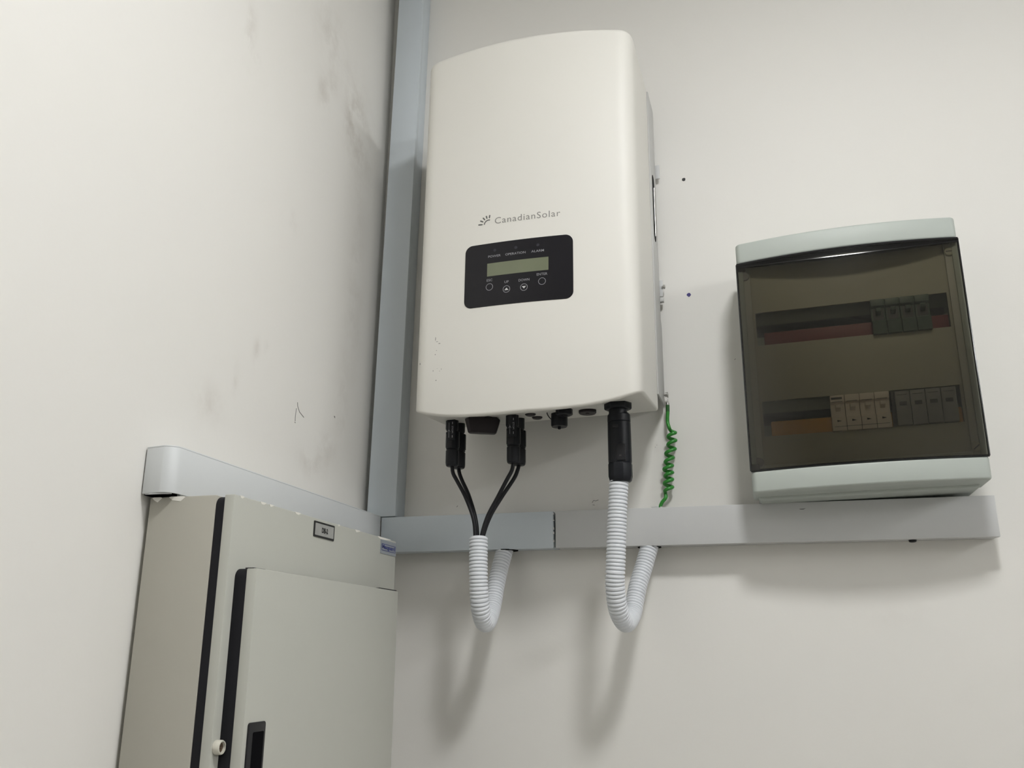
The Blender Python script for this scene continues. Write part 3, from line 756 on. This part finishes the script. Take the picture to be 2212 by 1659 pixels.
# ================================================================== SMOKED DISTRIBUTION BOARD
DC = 729.6
DX, DYW, DBOW = 141.8, -107.3, 15.0
tilt = math.tan(math.radians(1.22))
def dtilt(q): return Vector((q.x, q.y, q.z + tilt * (q.x - DC)))
db = thing('distribution_board', (DC, 0, 59), 'mint-grey distribution board with a smoked transparent door', 'fuse box')
def dfy(lx): return DYW - DBOW * (1 - (lx / DX) ** 2)
def D(): return B(dtilt)
D().box(DC - DX + 7, DC + DX - 7, -72, 0.0, 54.6, 408).build('back_box', M['db'], db, bevel=4, seg=3)
def band(z0, z1, name):
    nx = 28; rr = 8.0
    prof = []
    pts = []
    x0, x1 = -DX, DX
    front_pts = [(x0, -42), (x0, dfy(x0) + rr)]
    for i in range(1, 6):
        a = math.radians(180 + 90 * i / 6); front_pts.append((x0 + rr + rr * math.cos(a), dfy(x0 + rr) + rr + rr * math.sin(a)))
    for i in range(nx + 1):
        x = x0 + rr + (x1 - x0 - 2 * rr) * i / nx; front_pts.append((x, dfy(x)))
    for i in range(1, 6):
        a = math.radians(270 + 90 * i / 6); front_pts.append((x1 - rr + rr * math.cos(a), dfy(x1 - rr) + rr + rr * math.sin(a)))
    front_pts += [(x1, dfy(x1) + rr), (x1, -42)]
    poly = [(DC + q[0], q[1]) for q in front_pts]
    return D().prism(poly, z0, z1, 'z').build(name, M['db'], db, bevel=3.0, seg=3, smooth=50)
band(381.2, 411.4, 'top_band')
band(59.0, 87.2, 'bottom_band')
# rear rim of the cover, between the bands
for sgn in (-1, 1):
    D().box(DC + sgn * (DX - 0.5), DC + sgn * (DX - 8), -103, -42, 86, 382).build('side_rail', M['db'], db, bevel=1)
# inner mask with its two device slots, made of strips around the openings
MY = -97.0
ZU0, ZU1, ZL0, ZL1, SX = 262.0, 309.6, 135.0, 183.4, 121.6
mk = D()
mk.box(DC - 126, DC + 126, MY, MY + 2.5, ZU1, 379)
mk.box(DC - 126, DC + 126, MY, MY + 2.5, ZL1, ZU0)
mk.box(DC - 126, DC + 126, MY, MY + 2.5, 90, ZL0)
for z0, z1 in ((ZU0, ZU1), (ZL0, ZL1)):
    mk.box(DC - 126, DC - SX, MY, MY + 2.5, z0, z1); mk.box(DC + SX, DC + 126, MY, MY + 2.5, z0, z1)
mk.build('device_mask', M['dbin'], db)
for sgn in (-1, 1):
    D().box(DC + sgn * 125.0, DC + sgn * 139.0, MY - 3.5, MY + 2.5, 88.5, 380).build('mask_side_strip', M['dbside'], db, bevel=0.6)
D().box(DC - 125, DC + 125, MY - 5, MY + 2.5, 88.5, 96).build('mask_sill', M['dbside'], db, bevel=1.5, seg=3)
for sx, z, a in ((-132, 363.8, None), (131.0, 365, 0.0), (130.0, 100.8, 0.7), (-131.5, 99.8, None)):
    sc = D().lathe((DC + sx, MY - 3.5, z), [(6.6, 0), (6.6, -1.0), (5.9, -0.6), (5.6, -1.8), (0.5, -2.0)], 'y', 24).build('corner_screw', M['dbin'] if a is not None else M['brk_s'], db, smooth=30)
    if a is not None:
        ca, sa = math.cos(a), math.sin(a)
        q = [(-4.4, -0.7), (4.4, -0.7), (4.4, 0.7), (-4.4, 0.7)]
        D().prism([(DC + sx + u_ * ca - v_ * sa, z + u_ * sa + v_ * ca) for u_, v_ in q], MY - 5.6, MY - 4.4, 'y').build('screw_slot', M['brk_d'], sc)
# what shows in the slots: rails, coloured insulation
D().box(DC - 124, DC + 124, -62, -60.5, 92, 378).build('interior_back', M['dark'], db)
for zc, m in ((285.8, M['red']), (159.2, M['orange'])):
    D().box(DC - 122, DC + 122, -72, -64, zc - 5, zc + 14).build('mounting_rail', M['brk_d'], db, bevel=1)
    D().box(DC - 112, DC + 122, -92 if m is M['orange'] else -88, -85, zc - 30, zc - 3).build('insulated_busbar', m, db, bevel=2)
# smoked door, a bowed shell
def shell():
    nx = 32; vs = []; fs = []
    z0, z1 = 88.0, 380.4
    for i in range(nx + 1):
        lx = -DX + 2 * DX * i / nx
        y = dfy(lx) - 0.6
        vs += [(DC + lx, y, z0), (DC + lx, y, z1), (DC + lx, y + 2.6, z0), (DC + lx, y + 2.6, z1)]
    for i in range(nx):
        k = 4 * i
        fs += [(k, k + 4, k + 5, k + 1), (k + 2, k + 3, k + 7, k + 6)]
    return D().add(vs, fs).build('smoked_door', M['smoke'], db, smooth=60)
win = shell()
def rim():
    nx = 32; vs = []; fs = []; na = 7
    for i in range(nx + 1):
        lx = -DX + 2 * DX * i / nx
        h = 5.0 + 7.0 * (1 - (lx / DX) ** 2); y = dfy(lx) - 0.7
        for k in range(na):
            a = math.radians(90.0 * k / (na - 1))
            vs.append((DC + lx, y + h * 0.8 * (1 - math.cos(a)), 380.6 - h + h * math.sin(a)))
        vs.append((DC + lx, y + h * 0.8, 380.6 - h))
    m_ = na + 1
    for i in range(nx):
        for k in range(m_):
            a_ = i * m_ + k; b_ = i * m_ + (k + 1) % m_
            fs.append((a_, b_, b_ + m_, a_ + m_))
    return D().add(vs, fs).build('door_rim', M['edge'], win, smooth=50)
rim()
def edge_strip(path, r=1.5): return D().tube(path, r, 8).build('door_edge', M['edge'], win)
nx = 24
edge_strip([(DC - DX + 2 * DX * i / nx, dfy(-DX + 2 * DX * i / nx) + 0.9, 88.2) for i in range(nx + 1)], 1.5)
edge_strip([(DC - DX + 2 * DX * i / nx, dfy(-DX + 2 * DX * i / nx) + 0.9, 380.0) for i in range(nx + 1)], 1.9)
edge_strip([(DC - DX, DYW + 0.9, 88.2), (DC - DX, DYW + 0.9, 380.0)], 1.4)
edge_strip([(DC + DX, DYW + 0.9, 88.2), (DC + DX, DYW + 0.9, 380.0)], 1.4)
for z0, z1 in ((88.5, 97), (371, 380)):
    D().box(DC - DX + 1, DC - DX + 11, DYW + 1.0, DYW + 8, z0, z1).build('door_hinge', M['edge'], win, bevel=0.8)

# devices clipped into the slots
def device(name, label, cat, x0, n, w, z0, z1, yf, m, lever, kind):
    t = thing(name, (DC + x0 + n * w / 2, yf, z0), label, cat)
    g = 0.35
    zc = (z0 + z1) / 2
    for k in range(n):
        a, b_ = DC + x0 + k * w + g, DC + x0 + (k + 1) * w - g
        if kind == 'breaker':
            prof = [(-93, z0), (yf, z0), (yf, zc - 7), (yf - 0.2, zc - 6.5), (yf + 4.5, zc - 4.5), (yf + 4.5, zc + 13), (yf, zc + 15), (yf, z1), (-93, z1)]
            mod = D().prism(prof, a, b_, 'x').build('pole_module', m, t, bevel=0.4)
            xm = (a + b_) / 2
            D().box(xm - 6.5, xm + 6.5, yf + 4.0, yf + 4.9, zc - 3.5, zc + 12).build('lever_well', M['brk_d'] if name == 'green_circuit_breaker' else m, mod)
            D().prism([(yf + 6, zc + 2), (yf - 3.5, zc + 6.0), (yf - 4.5, zc + 10), (yf - 2.5, zc + 11.5), (yf + 6, zc + 11)], xm - 3.2, xm + 3.2, 'x').build('toggle_lever', lever, mod, bevel=0.6)
        else:
            mod = D().prism([(-93, z0), (yf + 1, z0), (yf, z0 + 2), (yf, z1 - 2), (yf + 1, z1), (-93, z1)], a, b_, 'x').build('plug_module', m, t, bevel=0.6)
            xm = (a + b_) / 2
            D().box(xm - 4.4, xm + 4.4, yf - 0.25, yf + 0.4, zc + 3, zc + 8).build('status_window', M['brk_d'], mod)
            D().box(xm - 6, xm + 6, yf - 0.25, yf + 0.4, z1 - 6, z1 - 5.2).build('top_groove', M['brk_d'], mod)
    return t
g_ = device('green_circuit_breaker', 'dark green four-pole circuit breaker in the upper slot of the smoked board', 'circuit breaker', 26.4, 4, 18.2, 260.2, 308.6, -102.5, M['brk_g'], M['brk_g'], 'breaker')
w_ = device('white_circuit_breaker', 'white four-pole circuit breaker in the lower slot of the smoked board', 'circuit breaker', -36.0, 4, 18.2, 134.2, 181.8, -102.5, M['brk_w'], M['brk_w'], 'breaker')
s_ = device('surge_protector', 'grey four-module surge protector beside the white breaker in the lower slot', 'surge protector', 43.0, 4, 18.2, 135.4, 181.0, -102.0, M['brk_s'], M['brk_s'], 'spd')
D().box(DC + 38.6, DC + 42.6, -93, -100, 135.0, 181.4).build('end_clip', M['brk_d'], s_, bevel=0.4)
# prints on the white breaker
D().box(DC - 34.5, DC - 21.0, -102.9, -102.3, 176.0, 178.8).build('maker_mark', M['print_d'], w_)
for k in range(4):
    xm = DC - 36.0 + 18.2 * (k + 0.5)
    D().prism([(xm - 2.4, 145.8), (xm + 3.2, 146.6), (xm - 2.4, 148.6)], -102.8, -102.3, 'y').build('arrow_mark', M['ink'], w_)
    D().box(xm - 7, xm + 6, -102.75, -102.3, 172.4, 173.1).build('print_line', M['print_d'], w_)
D().box(DC - 33, DC + 34, -102.75, -102.3, 139.4, 139.9).build('print_line', M['print_d'], w_)
